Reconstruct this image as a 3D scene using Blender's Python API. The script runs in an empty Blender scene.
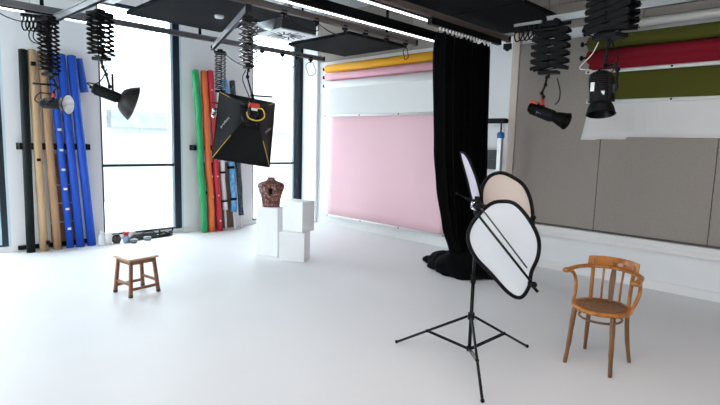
import bpy, math, random
from mathutils import Vector, Matrix
random.seed(7)
PI = math.pi
sc = bpy.context.scene
COL = sc.collection

# ------------------------------------------------------------ materials
MATS = {}
def mat(name, col, rough=.5, metal=0., spec=.5, emit=None, es=0., noise=None, bump=None, trans=0., coat=0., sheen=0., alpha=1.):
    m = bpy.data.materials.new(name); m.use_nodes = True
    nt = m.node_tree; b = nt.nodes['Principled BSDF']
    b.inputs['Base Color'].default_value = (*col, 1); b.inputs['Roughness'].default_value = rough
    b.inputs['Metallic'].default_value = metal; b.inputs['Specular IOR Level'].default_value = spec
    if coat: b.inputs['Coat Weight'].default_value = coat; b.inputs['Coat Roughness'].default_value = .15
    if sheen: b.inputs['Sheen Weight'].default_value = sheen
    if emit: b.inputs['Emission Color'].default_value = (*emit, 1); b.inputs['Emission Strength'].default_value = es
    tc = None
    def coord(scale):
        t = nt.nodes.new('ShaderNodeTexCoord'); mp = nt.nodes.new('ShaderNodeMapping')
        mp.inputs['Scale'].default_value = scale; nt.links.new(t.outputs['Object'], mp.inputs['Vector']); return mp.outputs[0]
    if noise:   # (second colour, scale vec, noise scale, contrast lo, hi)
        c2, sv, ns, lo, hi = noise
        n = nt.nodes.new('ShaderNodeTexNoise'); n.inputs['Scale'].default_value = ns; n.inputs['Detail'].default_value = 5
        nt.links.new(coord(sv), n.inputs['Vector'])
        r = nt.nodes.new('ShaderNodeValToRGB'); r.color_ramp.elements[0].position = lo; r.color_ramp.elements[1].position = hi
        r.color_ramp.elements[0].color = (*col, 1); r.color_ramp.elements[1].color = (*c2, 1)
        nt.links.new(n.outputs['Fac'], r.inputs['Fac']); nt.links.new(r.outputs['Color'], b.inputs['Base Color'])
    if bump:    # (scale vec, noise scale, strength, distance)
        sv, ns, st, di = bump
        n = nt.nodes.new('ShaderNodeTexNoise'); n.inputs['Scale'].default_value = ns; n.inputs['Detail'].default_value = 6
        nt.links.new(coord(sv), n.inputs['Vector'])
        bp = nt.nodes.new('ShaderNodeBump'); bp.inputs['Strength'].default_value = st; bp.inputs['Distance'].default_value = di
        nt.links.new(n.outputs['Fac'], bp.inputs['Height']); nt.links.new(bp.outputs['Normal'], b.inputs['Normal'])
    MATS[name] = m
    return m

O1 = (1, 1, 1)
mat('floor', (.76, .755, .76), .5, spec=.3, noise=((.80, .795, .80), O1, .7, .3, .7), bump=(O1, 9, .04, .01))
mat('wall', (.80, .81, .82), .7, noise=((.77, .78, .79), O1, 1.2, .3, .7))
mat('ceiling', (.45, .47, .49), .8, noise=((.42, .44, .46), O1, 1.5, .3, .7))
mat('skirting', (.80, .79, .78), .45)
mat('duct', (.78, .76, .74), .4)
mat('greypanel', (.33, .29, .26), .9, noise=((.30, .265, .235), (1, 1, 1), 60, .35, .7), bump=(O1, 220, .25, .003))
mat('beige', (.56, .47, .40), .6)
mat('gap', (.10, .095, .09), .9)
mat('frame', (.006, .016, .03), .35)
mat('framepale', (.55, .68, .76), .4)
mat('darkbar', (.02, .02, .022), .5)
mat('black', (.004, .004, .0045), .5, spec=.16)
mat('blackgloss', (.004, .004, .005), .28, spec=.25)
mat('blackrubber', (.0045, .0045, .005), .7, spec=.15)
mat('acoustic', (.008, .009, .011), .95, spec=.15, bump=(O1, 150, .3, .003))
mat('rail', (.24, .24, .25), .45, metal=.5)
mat('railwarm', (.21, .175, .155), .45, metal=.5)
mat('alu', (.48, .48, .48), .35, metal=.85)
mat('whitealu', (.80, .79, .77), .4)
mat('chrome', (.75, .75, .77), .2, metal=1)
mat('diffuser', (.78, .80, .82), .5)
mat('casing', (.06, .065, .07), .6, metal=.2)
mat('foil', (.62, .68, .74), .35, metal=.7)
mat('ledon', (1, 1, 1), .5, emit=(.93, .97, 1), es=7)
mat('ledfill', (1, 1, 1), .5, emit=(1, .87, .82), es=85)  # warm emission for the added fill beams
mat('yellowpaper', (.80, .37, .008), .75)
mat('orangepaper', (.62, .25, .03), .75)
mat('pinkpaper', (.84, .55, .60), .8, bump=((1, 1, .25), 6, .35, .03))
mat('pinkpaper2', (.80, .42, .50), .8)
mat('whitepaper', (.80, .80, .79), .8, bump=((1, 1, .4), 5, .3, .02))
mat('greypaper', (.76, .74, .73), .8, bump=((1, 1, .4), 5, .3, .02))
mat('tubewhite', (.70, .66, .63), .6)
mat('olive', (.085, .085, .012), .85, spec=.2)
mat('crimson', (.23, .006, .018), .8, spec=.2)
mat('pb_black', (.004, .008, .009), .6, spec=.25)
mat('pb_tan', (.56, .385, .22), .75, noise=((.50, .33, .18), (1, 1, .2), 12, .3, .7))
mat('pb_brown', (.45, .27, .15), .75, noise=((.39, .23, .12), (1, 1, .2), 12, .3, .7))
mat('pb_blue', (.006, .075, .50), .6)
mat('pb_blue2', (.010, .075, .42), .65)
mat('pb_green', (.015, .33, .11), .5, bump=((1, 1, .5), 14, .7, .03))
mat('pb_orange', (.80, .16, .035), .5, bump=((1, 1, .5), 14, .5, .02))
mat('pb_red', (.55, .02, .04), .5, bump=((1, 1, .5), 14, .5, .02))
mat('pb_white', (.70, .70, .72), .6, bump=((1, 1, .5), 14, .5, .02))
mat('pb_cyan', (.03, .30, .70), .35, noise=((.20, .50, .82), (1, 1, .5), 25, .4, .6), bump=((1, 1, .5), 30, .9, .03))
mat('pb_dark', (.02, .03, .045), .7, noise=((.10, .13, .16), O1, 40, .45, .6), bump=(O1, 60, .8, .02))
mat('label', (.85, .78, .76), .6)
mat('cardboard', (.36, .20, .10), .8, noise=((.30, .16, .08), (1, 1, 4), 6, .3, .7))
mat('darkwood', (.16, .09, .055), .7)
mat('velvet', (.0015, .0017, .0022), .95, spec=.08, sheen=.03, bump=((1, 1, .3), 30, .3, .01))
mat('refl_white', (.70, .745, .78), .6)
mat('refl_beige', (.68, .60, .53), .55, metal=0)
mat('refl_lilac', (.62, .56, .66), .6)
mat('softbox', (.0035, .004, .0045), .6, spec=.16, bump=(O1, 30, .25, .01))
mat('softwhite', (.85, .85, .85), .6)
mat('piping', (.72, .44, .04), .55)
mat('redcap', (.62, .05, .025), .4)
mat('redsleeve', (.55, .03, .02), .5)
mat('bluecap', (.01, .15, .42), .4)
mat('whiteink', (.8, .8, .8), .6)
mat('greyink', (.45, .45, .46), .6)
mat('silverbowl', (.85, .86, .88), .4, metal=.25)
mat('darkbrowndish', (.010, .007, .006), .45, spec=.3)
mat('stoolwood', (.15, .052, .018), .5, noise=((.26, .10, .038), (1, 1, 4), 18, .35, .7))
mat('stooltop', (.42, .25, .14), .2, noise=((.48, .30, .17), (1, 1, 1), 3, .2, .8), coat=1)
mat('stoolfoot', (.07, .04, .03), .6)
mat('chairwood', (.50, .180, .012), .28, noise=((.30, .085, .006), (1, 1, .35), 22, .35, .7), coat=.5)
mat('chairleg', (.15, .055, .010), .35, noise=((.24, .09, .016), (1, 1, .3), 20, .35, .7), coat=.4)
mat('seatpress', (.26, .095, .015), .3, noise=((.10, .034, .007), O1, 42, .42, .6), coat=.5, bump=(O1, 42, .5, .004))
mat('plinth', (.84, .84, .85), .55)
mat('greydoor', (.04, .045, .055), .6)
mat('outside', (.86, .87, .88), .8)
mat('outground', (.7, .7, .7), .9)
mat('jarbrown', (.045, .025, .025), .4)
mat('cupblue', (.25, .42, .60), .4)
mat('redplastic', (.65, .02, .03), .4)
mat('greystone', (.22, .23, .23), .6)
mat('whiteplastic', (.8, .8, .8), .4)
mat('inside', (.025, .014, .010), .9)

# torso sculpture: dark brown mosaic with paler flecks
m = mat('torso', (.10, .035, .025), .45, bump=(O1, 40, .8, .01))
nt = m.node_tree; b = nt.nodes['Principled BSDF']
tc = nt.nodes.new('ShaderNodeTexCoord'); vo = nt.nodes.new('ShaderNodeTexVoronoi'); vo.inputs['Scale'].default_value = 48
nt.links.new(tc.outputs['Object'], vo.inputs['Vector'])
rp = nt.nodes.new('ShaderNodeValToRGB'); cr = rp.color_ramp; cr.interpolation = 'CONSTANT'
cr.elements[0].position = 0; cr.elements[0].color = (.11, .03, .02, 1)
cr.elements[1].position = .36; cr.elements[1].color = (.28, .085, .045, 1)
for ps, cc in ((.50, (.045, .025, .035, 1)), (.63, (.26, .10, .06, 1)), (.76, (.14, .04, .03, 1)), (.90, (.30, .22, .22, 1))):
    e = cr.elements.new(ps); e.color = cc
sp = nt.nodes.new('ShaderNodeSeparateColor'); nt.links.new(vo.outputs['Color'], sp.inputs[0])
nt.links.new(sp.outputs[0], rp.inputs['Fac']); nt.links.new(rp.outputs['Color'], b.inputs['Base Color'])

# exterior cladding: pale courses
m = MATS['outside']; nt = m.node_tree; b = nt.nodes['Principled BSDF']
tc = nt.nodes.new('ShaderNodeTexCoord'); br = nt.nodes.new('ShaderNodeTexBrick'); mp = nt.nodes.new('ShaderNodeMapping')
mp.inputs['Rotation'].default_value = (PI/2, 0, 0)
nt.links.new(tc.outputs['Object'], mp.inputs['Vector']); nt.links.new(mp.outputs[0], br.inputs['Vector'])
br.inputs['Color1'].default_value = (.26, .265, .27, 1); br.inputs['Color2'].default_value = (.24, .246, .25, 1)
br.inputs['Mortar'].default_value = (.17, .18, .19, 1); br.inputs['Scale'].default_value = 1
br.inputs['Brick Width'].default_value = 1.3; br.inputs['Row Height'].default_value = .42; br.inputs['Mortar Size'].default_value = .012
nt.links.new(br.outputs['Color'], b.inputs['Base Color'])
MATS['outledge'] = mat('outledge', (.14, .15, .16), .8, noise=((.10, .11, .12), O1, 3, .4, .65))

# window glass
m = bpy.data.materials.new('glass'); m.use_nodes = True; nt = m.node_tree; nt.nodes.clear()
o = nt.nodes.new('ShaderNodeOutputMaterial'); mx = nt.nodes.new('ShaderNodeMixShader'); tr = nt.nodes.new('ShaderNodeBsdfTransparent')
gl = nt.nodes.new('ShaderNodeBsdfGlossy'); gl.inputs['Roughness'].default_value = .02; mx.inputs[0].default_value = .05
tr.inputs[0].default_value = (.95, .98, .98, 1)
nt.links.new(tr.outputs[0], mx.inputs[1]); nt.links.new(gl.outputs[0], mx.inputs[2]); nt.links.new(mx.outputs[0], o.inputs[0])
MATS['glass'] = m

# ------------------------------------------------------------ mesh builder
def frame_of(d, hint=None):
    d = Vector(d).normalized()
    h = Vector(hint) if hint else (Vector((0, 0, 1)) if abs(d.z) < .9 else Vector((1, 0, 0)))
    a = d.cross(h); 
    if a.length < 1e-6: a = d.cross(Vector((0, 1, 0)))
    a.normalize(); b = a.cross(d).normalized()
    return a, b
class MB:
    def __init__(s, M=None): s.v = []; s.f = []; s.sm = []; s.M = M or Matrix()
    def add(s, vs, fs, smooth=False):
        n = len(s.v); s.v += [s.M @ Vector(v) for v in vs]; s.f += [[n+i for i in f] for f in fs]; s.sm += [smooth]*len(fs); return s
    def box(s, c, d, M=None):
        x, y, z = d[0]/2, d[1]/2, d[2]/2; c = Vector(c)
        vs = [Vector((a*x, b_*y, e*z)) for a in (-1, 1) for b_ in (-1, 1) for e in (-1, 1)]
        if M: vs = [M @ v for v in vs]
        return s.add([c+v for v in vs], [(0,1,3,2),(4,6,7,5),(0,4,5,1),(2,3,7,6),(0,2,6,4),(1,5,7,3)])
    def bb(s, a, b): return s.box([(a[i]+b[i])/2 for i in range(3)], [abs(b[i]-a[i]) for i in range(3)])
    def bar(s, a, b, w, t, hint=None):
        a, b = Vector(a), Vector(b); x, y = frame_of(b-a, hint)
        vs = [p+x*(i*w/2)+y*(j*t/2) for p in (a, b) for i, j in ((-1,-1),(1,-1),(1,1),(-1,1))]
        return s.add(vs, [(3,2,1,0),(4,5,6,7),(0,1,5,4),(1,2,6,5),(2,3,7,6),(3,0,4,7)])
    def tube(s, pts, r, n=10, closed=False, cap=True, flat=1., hint=None):
        pts = [Vector(p) for p in pts]; N = len(pts)
        rs = r if isinstance(r, (list, tuple)) else [r]*N
        vs = []; prev = None
        for i, p in enumerate(pts):
            if closed: d = pts[(i+1) % N]-pts[i-1]
            else: d = pts[min(i+1, N-1)]-pts[max(i-1, 0)]
            if d.length < 1e-9: d = Vector((0, 0, 1))
            d.normalize()
            if prev is None: x, y = frame_of(d, hint)
            else:
                x = prev - d*prev.dot(d)
                if x.length < 1e-6: x, y = frame_of(d)
                x.normalize(); y = d.cross(x)
            prev = x
            y = d.cross(x)
            for k in range(n):
                a = 2*PI*k/n; vs.append(p+x*(math.cos(a)*rs[i])+y*(math.sin(a)*rs[i]*flat))
        fs = []
        for i in range(N if closed else N-1):
            j = (i+1) % N
            for k in range(n): k2 = (k+1) % n; fs.append((i*n+k, i*n+k2, j*n+k2, j*n+k))
        s.add(vs, fs, True)
        if cap and not closed:
            m = len(s.v)-N*n; s.f += [[m+k for k in range(n)][::-1], [m+(N-1)*n+k for k in range(n)]]; s.sm += [False, False]
        return s
    def cyl(s, a, b, r, r2=None, n=20): return s.tube([a, b], [r, r if r2 is None else r2], n)
    def lathe(s, prof, c=(0,0,0), ax=(0,0,1), n=28, sx=1, sy=1):
        c = Vector(c); d = Vector(ax).normalized(); x, y = frame_of(d); vs = []; P = len(prof)
        for r, z in prof:
            for k in range(n): a = 2*PI*k/n; vs.append(c+x*(r*sx*math.cos(a))+y*(r*sy*math.sin(a))+d*z)
        fs = [(i*n+k, i*n+(k+1) % n, (i+1)*n+(k+1) % n, (i+1)*n+k) for i in range(P-1) for k in range(n)]
        return s.add(vs, fs, True)
    def prism(s, pts, d):
        pts = [Vector(p) for p in pts]; d = Vector(d); n = len(pts)
        return s.add(pts+[p+d for p in pts], [list(range(n))[::-1], list(range(n, 2*n))]+[(i, (i+1) % n, n+(i+1) % n, n+i) for i in range(n)])
    def ell(s, c, r, n=16):
        c = Vector(c); vs = []; fs = []; m = n//2
        for i in range(m+1):
            t = PI*i/m
            for k in range(n): a = 2*PI*k/n; vs.append(c+Vector((r[0]*math.sin(t)*math.cos(a), r[1]*math.sin(t)*math.sin(a), r[2]*math.cos(t))))
        for i in range(m):
            for k in range(n): fs.append((i*n+k, (i+1)*n+k, (i+1)*n+(k+1) % n, i*n+(k+1) % n))
        return s.add(vs, fs, True)
    def build(s, name, material, parent=None, bevel=0, loc=None):
        me = bpy.data.meshes.new(name)
        off = Vector(loc) if loc is not None else Vector((0, 0, 0))
        me.from_pydata([v-off for v in s.v], [], s.f); me.update()
        for p, q in zip(me.polygons, s.sm): p.use_smooth = q
        import bmesh
        bm = bmesh.new(); bm.from_mesh(me)
        bmesh.ops.recalc_face_normals(bm, faces=bm.faces); bm.to_mesh(me); bm.free()
        me.materials.append(MATS[material])
        o = bpy.data.objects.new(name, me); COL.objects.link(o); o.location = off
        if parent: o.parent = parent
        if bevel:
            md = o.modifiers.new('bevel', 'BEVEL'); md.width = bevel; md.segments = 2; md.limit_method = 'ANGLE'
        return o
def tag(o, label, cat, group=None, kind=None):
    if label: o['label'] = label
    if cat: o['category'] = cat
    if group: o['group'] = group
    if kind: o['kind'] = kind
    return o
def thing(name, loc, label, cat, group=None, rz=0):
    o = bpy.data.objects.new(name, None); COL.objects.link(o); o.location = loc; o.rotation_euler = (0, 0, rz); o.empty_display_size = .1
    return tag(o, label, cat, group)
def struct(name, mb, m, bevel=0): o = mb.build(name, m, None, bevel); o['kind'] = 'structure'; return o
def smooth(pts, k=6, closed=False):
    pts = [Vector(p) for p in pts]; n = len(pts); out = []
    for i in range(n if closed else n-1):
        p0 = pts[i-1] if (closed or i > 0) else pts[0]; p1 = pts[i]; p2 = pts[(i+1) % n]
        p3 = pts[(i+2) % n] if (closed or i+2 < n) else pts[-1]
        for j in range(k):
            t = j/k
            out.append(.5*((2*p1)+(p2-p0)*t+(2*p0-5*p1+4*p2-p3)*t*t+(3*p1-p0-3*p2+p3)*t**3))
    if not closed: out.append(pts[-1])
    return out
def axisM(d, up=(0, 0, 1)):       # local +x -> d
    x = Vector(d).normalized(); y = Vector(up).cross(x)
    if y.length < 1e-4: y = Vector((0, 1, 0))
    y.normalize(); z = x.cross(y)
    return Matrix((x, y, z)).transposed().to_4x4()
def text(body, size, m, parent, M, name='lettering'):
    c = bpy.data.curves.new(name, 'FONT'); c.body = body; c.size = size; c.extrude = .0006; c.align_x = 'CENTER'; c.align_y = 'CENTER'
    tmp = bpy.data.objects.new('tmp', c); COL.objects.link(tmp); bpy.context.view_layer.update()
    me = bpy.data.meshes.new_from_object(tmp.evaluated_get(bpy.context.evaluated_depsgraph_get())); bpy.data.objects.remove(tmp)
    me.materials.clear(); me.materials.append(MATS[m])
    o = bpy.data.objects.new(name, me); COL.objects.link(o); o.parent = parent; o.matrix_local = M
    return o

XB, YA, ZC = 6.42, 8.02, 3.95
X0, Y0 = -3.2, -2.6
# ------------------------------------------------------------ the room
struct('floor', MB().bb((X0, Y0, -.1), (XB, YA+.3, 0)), 'floor')
struct('ceiling', MB().bb((X0, Y0, ZC), (XB, YA+.3, ZC+.1)), 'ceiling')
struct('wall_right', MB().bb((XB, Y0, -.1), (XB+.15, YA+.4, ZC+.1)), 'wall')
struct('wall_near', MB().bb((X0, Y0-.15, -.1), (XB, Y0, ZC+.1)), 'wall')
wl = MB(); lw = [(4.3, 6.9)]; ye = [Y0-.15]+[e for w_ in lw for e in w_]+[YA+.4]
for i in range(0, len(ye), 2): wl.bb((X0-.15, ye[i], -.1), (X0, ye[i+1], ZC+.1))
for a, b_ in lw: wl.bb((X0-.15, a, -.1), (X0, b_, .5)); wl.bb((X0-.15, a, 3.3), (X0, b_, ZC+.1))
struct('wall_left', wl, 'wall')
for i, (a, b_) in enumerate(lw):
    fr = MB(); xf = X0-.1
    for y in (a, (a+b_)/2-.03, b_-.06): fr.bb((xf, y, .5), (xf+.06, y+.06, 3.3))
    fr.bb((xf, a, .5), (xf+.06, b_, .56)); fr.bb((xf, a, 3.24), (xf+.06, b_, 3.3))
    o = struct('window_%d' % (i+5), fr, 'frame'); MB().bb((xf+.02, a+.05, .55), (xf+.03, b_-.05, 3.25)).build('window_pane', 'glass', o)
wins = [(-2.37, -1.13), (.14, 1.435), (2.61, 3.88), (5.24, 6.415)]
mull = [.11, .07, .105, .19]
ZT = 3.55
wb = MB()
edges = [X0]+[e for w in wins for e in w]+[XB]
for i in range(0, len(edges), 2): wb.bb((edges[i], YA, 0), (edges[i+1], YA+.3, ZC))
for a, b_ in wins: wb.bb((a, YA, ZT), (b_, YA+.3, ZC)); wb.bb((a, YA+.02, 0), (b_, YA+.3, .075))
struct('wall_window', wb, 'wall')
struct('wall_corner_column', MB().bb((6.38, 7.60, 0), (XB, 7.98, ZC)).bb((6.36, 7.52, 0), (XB, 7.60, ZC)), 'wall', .012)
for i, (a, b_) in enumerate(wins):
    yf = YA+.02; w_ = mull[i]; dx_ = .003 if i == 3 else .03
    fr = MB()
    fr.bb((a, yf, .075), (a+.03, yf+.08, ZT)); fr.bb((b_-dx_-w_, yf-.02, .075), (b_-dx_, yf+.08, ZT))
    fr.bb((a, yf, ZT-.05), (b_, yf+.08, ZT)); fr.bb((a, yf, .075), (b_, yf+.08, .10))
    fr.bb((a, yf, 1.125), (b_, yf+.08, 1.165))
    o = struct('window_%d' % (i+1), fr, 'frame')
    g = MB().bb((a+.03, yf+.03, .1), (b_-.1, yf+.042, ZT-.05)).build('window_pane', 'glass', o)
    MB().bb((b_-dx_-w_-.04, yf-.0, .10), (b_-dx_-w_-.001, yf+.05, ZT-.05)).build('inner_sash', 'framepale', o)
    MB().bb((b_-dx_+.0005, yf-.02, .075), (b_, yf+.08, ZT)).build('pale_jamb', 'framepale', o)
# skirtings, service duct, acoustic wall covering
struct('baseboard_right', MB().bb((XB-.016, Y0, 0), (XB, 7.5, .105)), 'skirting', .004)
bl = MB()
for i in range(0, len(edges), 2): bl.bb((edges[i]+.001, YA-.014, 0), (edges[i+1]-.001, YA, .09))
struct('baseboard_window', bl, 'skirting', .004)
du = MB(); du.bb((XB-.075, Y0, .455), (XB, 3.37, .575)); du.bb((XB-.081, Y0, .505), (XB-.07, 3.37, .511))
du.bb((XB-.079, 1.96, .452), (XB-.07, 1.967, .577))
struct('trim_1', du, 'duct', .004)
for j, ya in enumerate((3.37, 2.25, 1.065, -.12, -1.3)):
    yb = (2.25, 1.065, -.12, -1.3, -2.55)[j]
    struct('wall_panel_%d' % (j+1), MB().bb((XB-.032, yb+.004, .602), (XB, ya-.004, 2.95 if j else 2.95)), 'greypanel', .003)
struct('trim_2', MB().bb((XB-.045, 3.375, .585), (XB, 3.48, 3.3)), 'beige', .006)
struct('trim_3', MB().bb((XB-.02, -2.5, .577), (XB, 3.37, .602)), 'gap')
up = MB()
for j in range(9): up.bb((XB-.03, Y0+.02+j*1.12, 3.08), (XB, Y0+1.13+j*1.12, 3.38)); up.bb((XB-.03, Y0+.02+j*1.12, 3.39), (XB, Y0+1.13+j*1.12, ZC-.02))
struct('trim_4', up, 'greypanel')

# outside
ob = thing('neighbouring_building', (7, 16, -.4), 'pale building with horizontal courses seen through the windows', 'building')
MB().bb((-21, 0, -2), (15, 1, 4.45)).build('wall', 'outside', ob)
MB().bb((-1.6, -.35, 2.25), (9, 0, 2.75)).build('ledge', 'outledge', ob)
o = MB().bb((-14, YA+.45, -.5), (24, 16, -.4)).build('pavement', 'outground'); tag(o, None, None, None, 'structure')

# ------------------------------------------------------------ ceiling pieces
def acoustic(a, b_, z, label):
    t = thing('acoustic_panel', ((a[0]+b_[0])/2, (a[1]+b_[1])/2, z), label, 'ceiling panel')
    dx, dy = (b_[0]-a[0])/2, (b_[1]-a[1])/2
    MB().bb((-dx, -dy, 0), (dx, dy, .045)).build('board', 'acoustic', t, .006)
    for sx in (-1, 1):
        for sy in (-1, 1): MB().cyl((sx*dx*.8, sy*dy*.8, .045), (sx*dx*.8, sy*dy*.8, ZC-z), .0025, n=6).build('suspension_wire', 'alu', t)
    return t
acoustic((2.48, 4.95), (3.77, 6.58), 3.08, 'dark grey suspended ceiling panel nearest the blue paper rolls')
acoustic((4.96, 5.20), (6.20, 6.60), 3.08, 'dark grey suspended ceiling panel in front of the yellow paper roll')
acoustic((5.00, 2.64), (6.22, 3.92), 3.08, 'black suspended ceiling panel to the right of the curtain track')
acoustic((3.50, 2.60), (4.975, 3.92), 3.08, 'black suspended ceiling panel above the curtain, cut by the top of the picture')
t = thing('downlight', (3.25, 5.70, 3.05), 'tiny pale downlight disc set in the dark panel near the blue rolls', 'ceiling light')
MB().lathe([(0, 0), (.05, 0), (.055, .01), (.055, .03), (0, .03)]).build('disc', 'diffuser', t)

def swirl(loc, s, label, h=.22):
    t = thing('air_diffuser', loc, label, 'air vent')
    MB().bb((-s/2, -s/2, .02), (s/2, s/2, h)).build('casing', 'casing', t)
    MB().bb((-s/2-.015, -s/2-.015, 0), (s/2+.015, s/2+.015, .02)).build('face_plate', 'diffuser', t, .003)
    q = MB()
    for k in range(16):
        a = 2*PI*k/16; b_ = a+.42; r0, r1 = .065, (.27 if k % 2 else .24)
        q.bar((r0*math.cos(a), r0*math.sin(a), -.001), (r1*math.cos(b_), r1*math.sin(b_), -.001), .024, .004, (0, 0, 1))
    q.build('slots', 'black', t)
    MB().cyl((0, 0, h), (0, 0, ZC-loc[2]), .08).build('duct', 'foil', t)
    return t
s = swirl((4.485, 6.0, 3.08), .60, 'square white swirl air diffuser between the suspended panels')
MB().tube(smooth([(-.3, -.05, .12), (-.42, -.05, .13), (-.5, 0, .2), (-.55, .05, .4), (-.55, .1, .85)], 6), .11, 16).build('flexible_duct', 'foil', s)
swirl((1.95, 6.05, 3.12), .60, 'white swirl air diffuser cut by the top left edge of the picture')

# ------------------------------------------------------------ rails
def rail(a, b_, label, m='rail', w=.05, h=.068, zc=None, clamps=(), posts=()):
    a, b_ = Vector(a), Vector(b_); t = thing('ceiling_rail', a, label, 'lighting rail'); d = b_-a; side = Vector((-d.y, d.x, 0)).normalized()
    q = MB(); q.bar((0, 0, h/2), d+Vector((0, 0, h/2)), w*.55, h)
    q.bar(Vector((0, 0, .006)), d+Vector((0, 0, .006)), w, .012); q.bar(Vector((0, 0, h-.006)), d+Vector((0, 0, h-.006)), w, .012)
    q.build('track', m, t)
    u = d.normalized()
    for p in (Vector((0, 0, 0)), d):
        MB().bar(p+Vector((0, 0, h/2))-u*.012, p+Vector((0, 0, h/2))+u*.012, w+.012, h+.012).build('end_cap', 'black', t)
    for k in posts:
        p = u*k; MB().cyl(p+Vector((0, 0, h)), p+Vector((0, 0, (zc or ZC)-a.z)), .02, n=10).build('suspension_post', 'black', t)
    for k in clamps:
        p = u*k; MB().bar(p+Vector((0, 0, -.03)), p+Vector((0, 0, .03)), .03, w+.02, u).ell(p+Vector((0, 0, -.045)), (.018, .018, .02), 10).build('cable_clamp', 'black', t)
    return t
ZR = 2.95
R1 = rail((-2.6, 6.66, ZR), (5.76, 6.66, ZR), 'grey aluminium lighting rail closest to the windows', clamps=(3.0, 7.12, 7.5, 7.8, 8.08), posts=(.6, 3.1, 4.2, 6.1, 7.9))
R2 = rail((-2.6, 4.53, ZR), (5.60, 4.53, ZR), 'grey aluminium lighting rail ending above the pink backdrop', 'railwarm', clamps=(5.95, 6.4, 6.85, 7.2, 7.6, 7.98), posts=(.6, 3.0, 7.6))
R3 = rail((-2.6, 3.42, ZR), (6.14, 3.42, ZR), 'brownish aluminium rail along the top of the black curtain', 'railwarm', posts=(.6, 3.4))
MB().bar((8.70, 0, -.06), (8.76, 0, -.06), .09, .07).ell((8.73, 0, -.1), (.035, .03, .02), 10).build('end_stop', 'black', R3)
RA = rail((1.71, 6.60, 2.855), (1.78, 4.45, 2.855), 'grey cross rail carrying the lamp with the large black dish', h=.075)
RB = rail((3.74, 6.74, 2.855), (2.86, 4.45, 2.855), 'grey slanting cross rail that ends over the softbox', 'rail', w=.045, h=.065)
RC = rail((5.36, 2.55, 2.92), (5.36, -.6, 2.92), 'silver cross rail above the lamp with the red clamp sleeve', 'alu', h=.07, posts=(.6, 2.8))
RC2 = rail((4.27, 2.1, 2.92), (4.27, -.6, 2.92), 'silver cross rail above the downward-pointing lamp', 'alu', h=.07, posts=(.15, 2.5))

def beam(a, b_, label, lit=((0, 1),), h=.09, w=.07, lm='ledon', top=None):
    a, b_ = Vector(a), Vector(b_); t = thing('linear_light', a, label, 'ceiling light'); d = b_-a
    MB().bar((0, 0, h/2+.01), d+Vector((0, 0, h/2+.01)), w, h).build('housing', 'black', t)
    for l0, l1 in lit: MB().bar(d*l0+Vector((0, 0, .004)), d*l1+Vector((0, 0, .004)), w*.27, .012).build('light_strip', lm, t)
    for k in (.15, .85): MB().cyl(d*k+Vector((0, 0, h)), d*k+Vector((0, 0, (top or ZC)-a.z)), .004, n=6).build('suspension_wire', 'alu', t)
beam((-2.2, 4.17, 2.95), (5.95, 4.17, 2.95), 'black suspended light with a long white strip ending at the curtain', h=.11)
beam((1.2, 3.59, 2.965), (4.74, 3.59, 2.965), 'black suspended light with a white strip beside the curtain rail', top=3.08)
beam((-2.2, 6.92, 2.965), (2.2, 6.92, 2.965), 'black suspended light with a white strip above the black paper roll', lit=((0, .838), (.92, 1)), h=.05)

for yy, xx, lb in ((1.2, -2.4, 'added black fill light with a warm strip, unseen above and behind the photographer'), (-.6, -2.4, 'added black fill light with a warm strip, unseen, nearest the rear wall')):
    beam((xx, yy, 3.0), (3.6, yy, 3.0), lb, h=.09, lm='ledfill')  # unseen warm beams, added as fill for the near part of the room
# drooping cables under the rails
def swag(pts, label, r=.006):
    P = [Vector(p) for p in pts]; o = MB().tube(smooth(P, 8), r, 8).build('cable', 'black', loc=P[0]); return tag(o, label, 'cable')
swag([(-.9, 6.64, 2.94), (.4, 6.6, 2.93), (1.0, 6.55, 2.90), (1.25, 6.5, 2.80), (1.42, 6.5, 2.79), (1.62, 6.52, 2.88)], 'thin black cable sagging under the rail at the top left corner')
swag([(3.80, 6.6, 2.83), (3.95, 6.5, 2.70), (4.15, 6.5, 2.66), (4.4, 6.6, 2.78), (4.52, 6.64, 2.92)], 'thin black cable looping from the slanting rail to the rail by the second window')
swag([(4.90, 6.62, 2.91), (4.97, 6.6, 2.80), (5.06, 6.58, 2.76), (5.18, 6.62, 2.90)], 'thin black cable sagging beside the second window frame')
swag([(3.35, 4.5, 2.94), (3.50, 4.45, 2.83), (3.75, 4.45, 2.82), (3.80, 4.5, 2.92)], 'thin black cable drooping in front of the square air diffuser')
swag([(3.80, 4.5, 2.92), (3.95, 4.45, 2.84), (4.15, 4.45, 2.83), (4.25, 4.5, 2.91)], 'thin black cable drooping in front of the middle ceiling panel')
lp = [(5.44+.10*math.cos(a), 6.60+.02*math.sin(3*a), 2.78+.11*math.sin(a)) for a in [PI/2+i*2*PI/20 for i in range(21)]]
swag([(5.44, 6.63, 2.93)]+lp, 'black cable hung in a ring at the end of the window-side rail', .0055)
lp = [(5.36+.05*math.cos(a), 4.5+.01*math.sin(3*a), 2.80+.075*math.sin(a)) for a in [PI/2+i*2*PI/20 for i in range(21)]]
swag([(5.36, 4.52, 2.93)]+lp, 'black cable hung in a small ring at the end of the middle rail', .0055)

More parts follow.
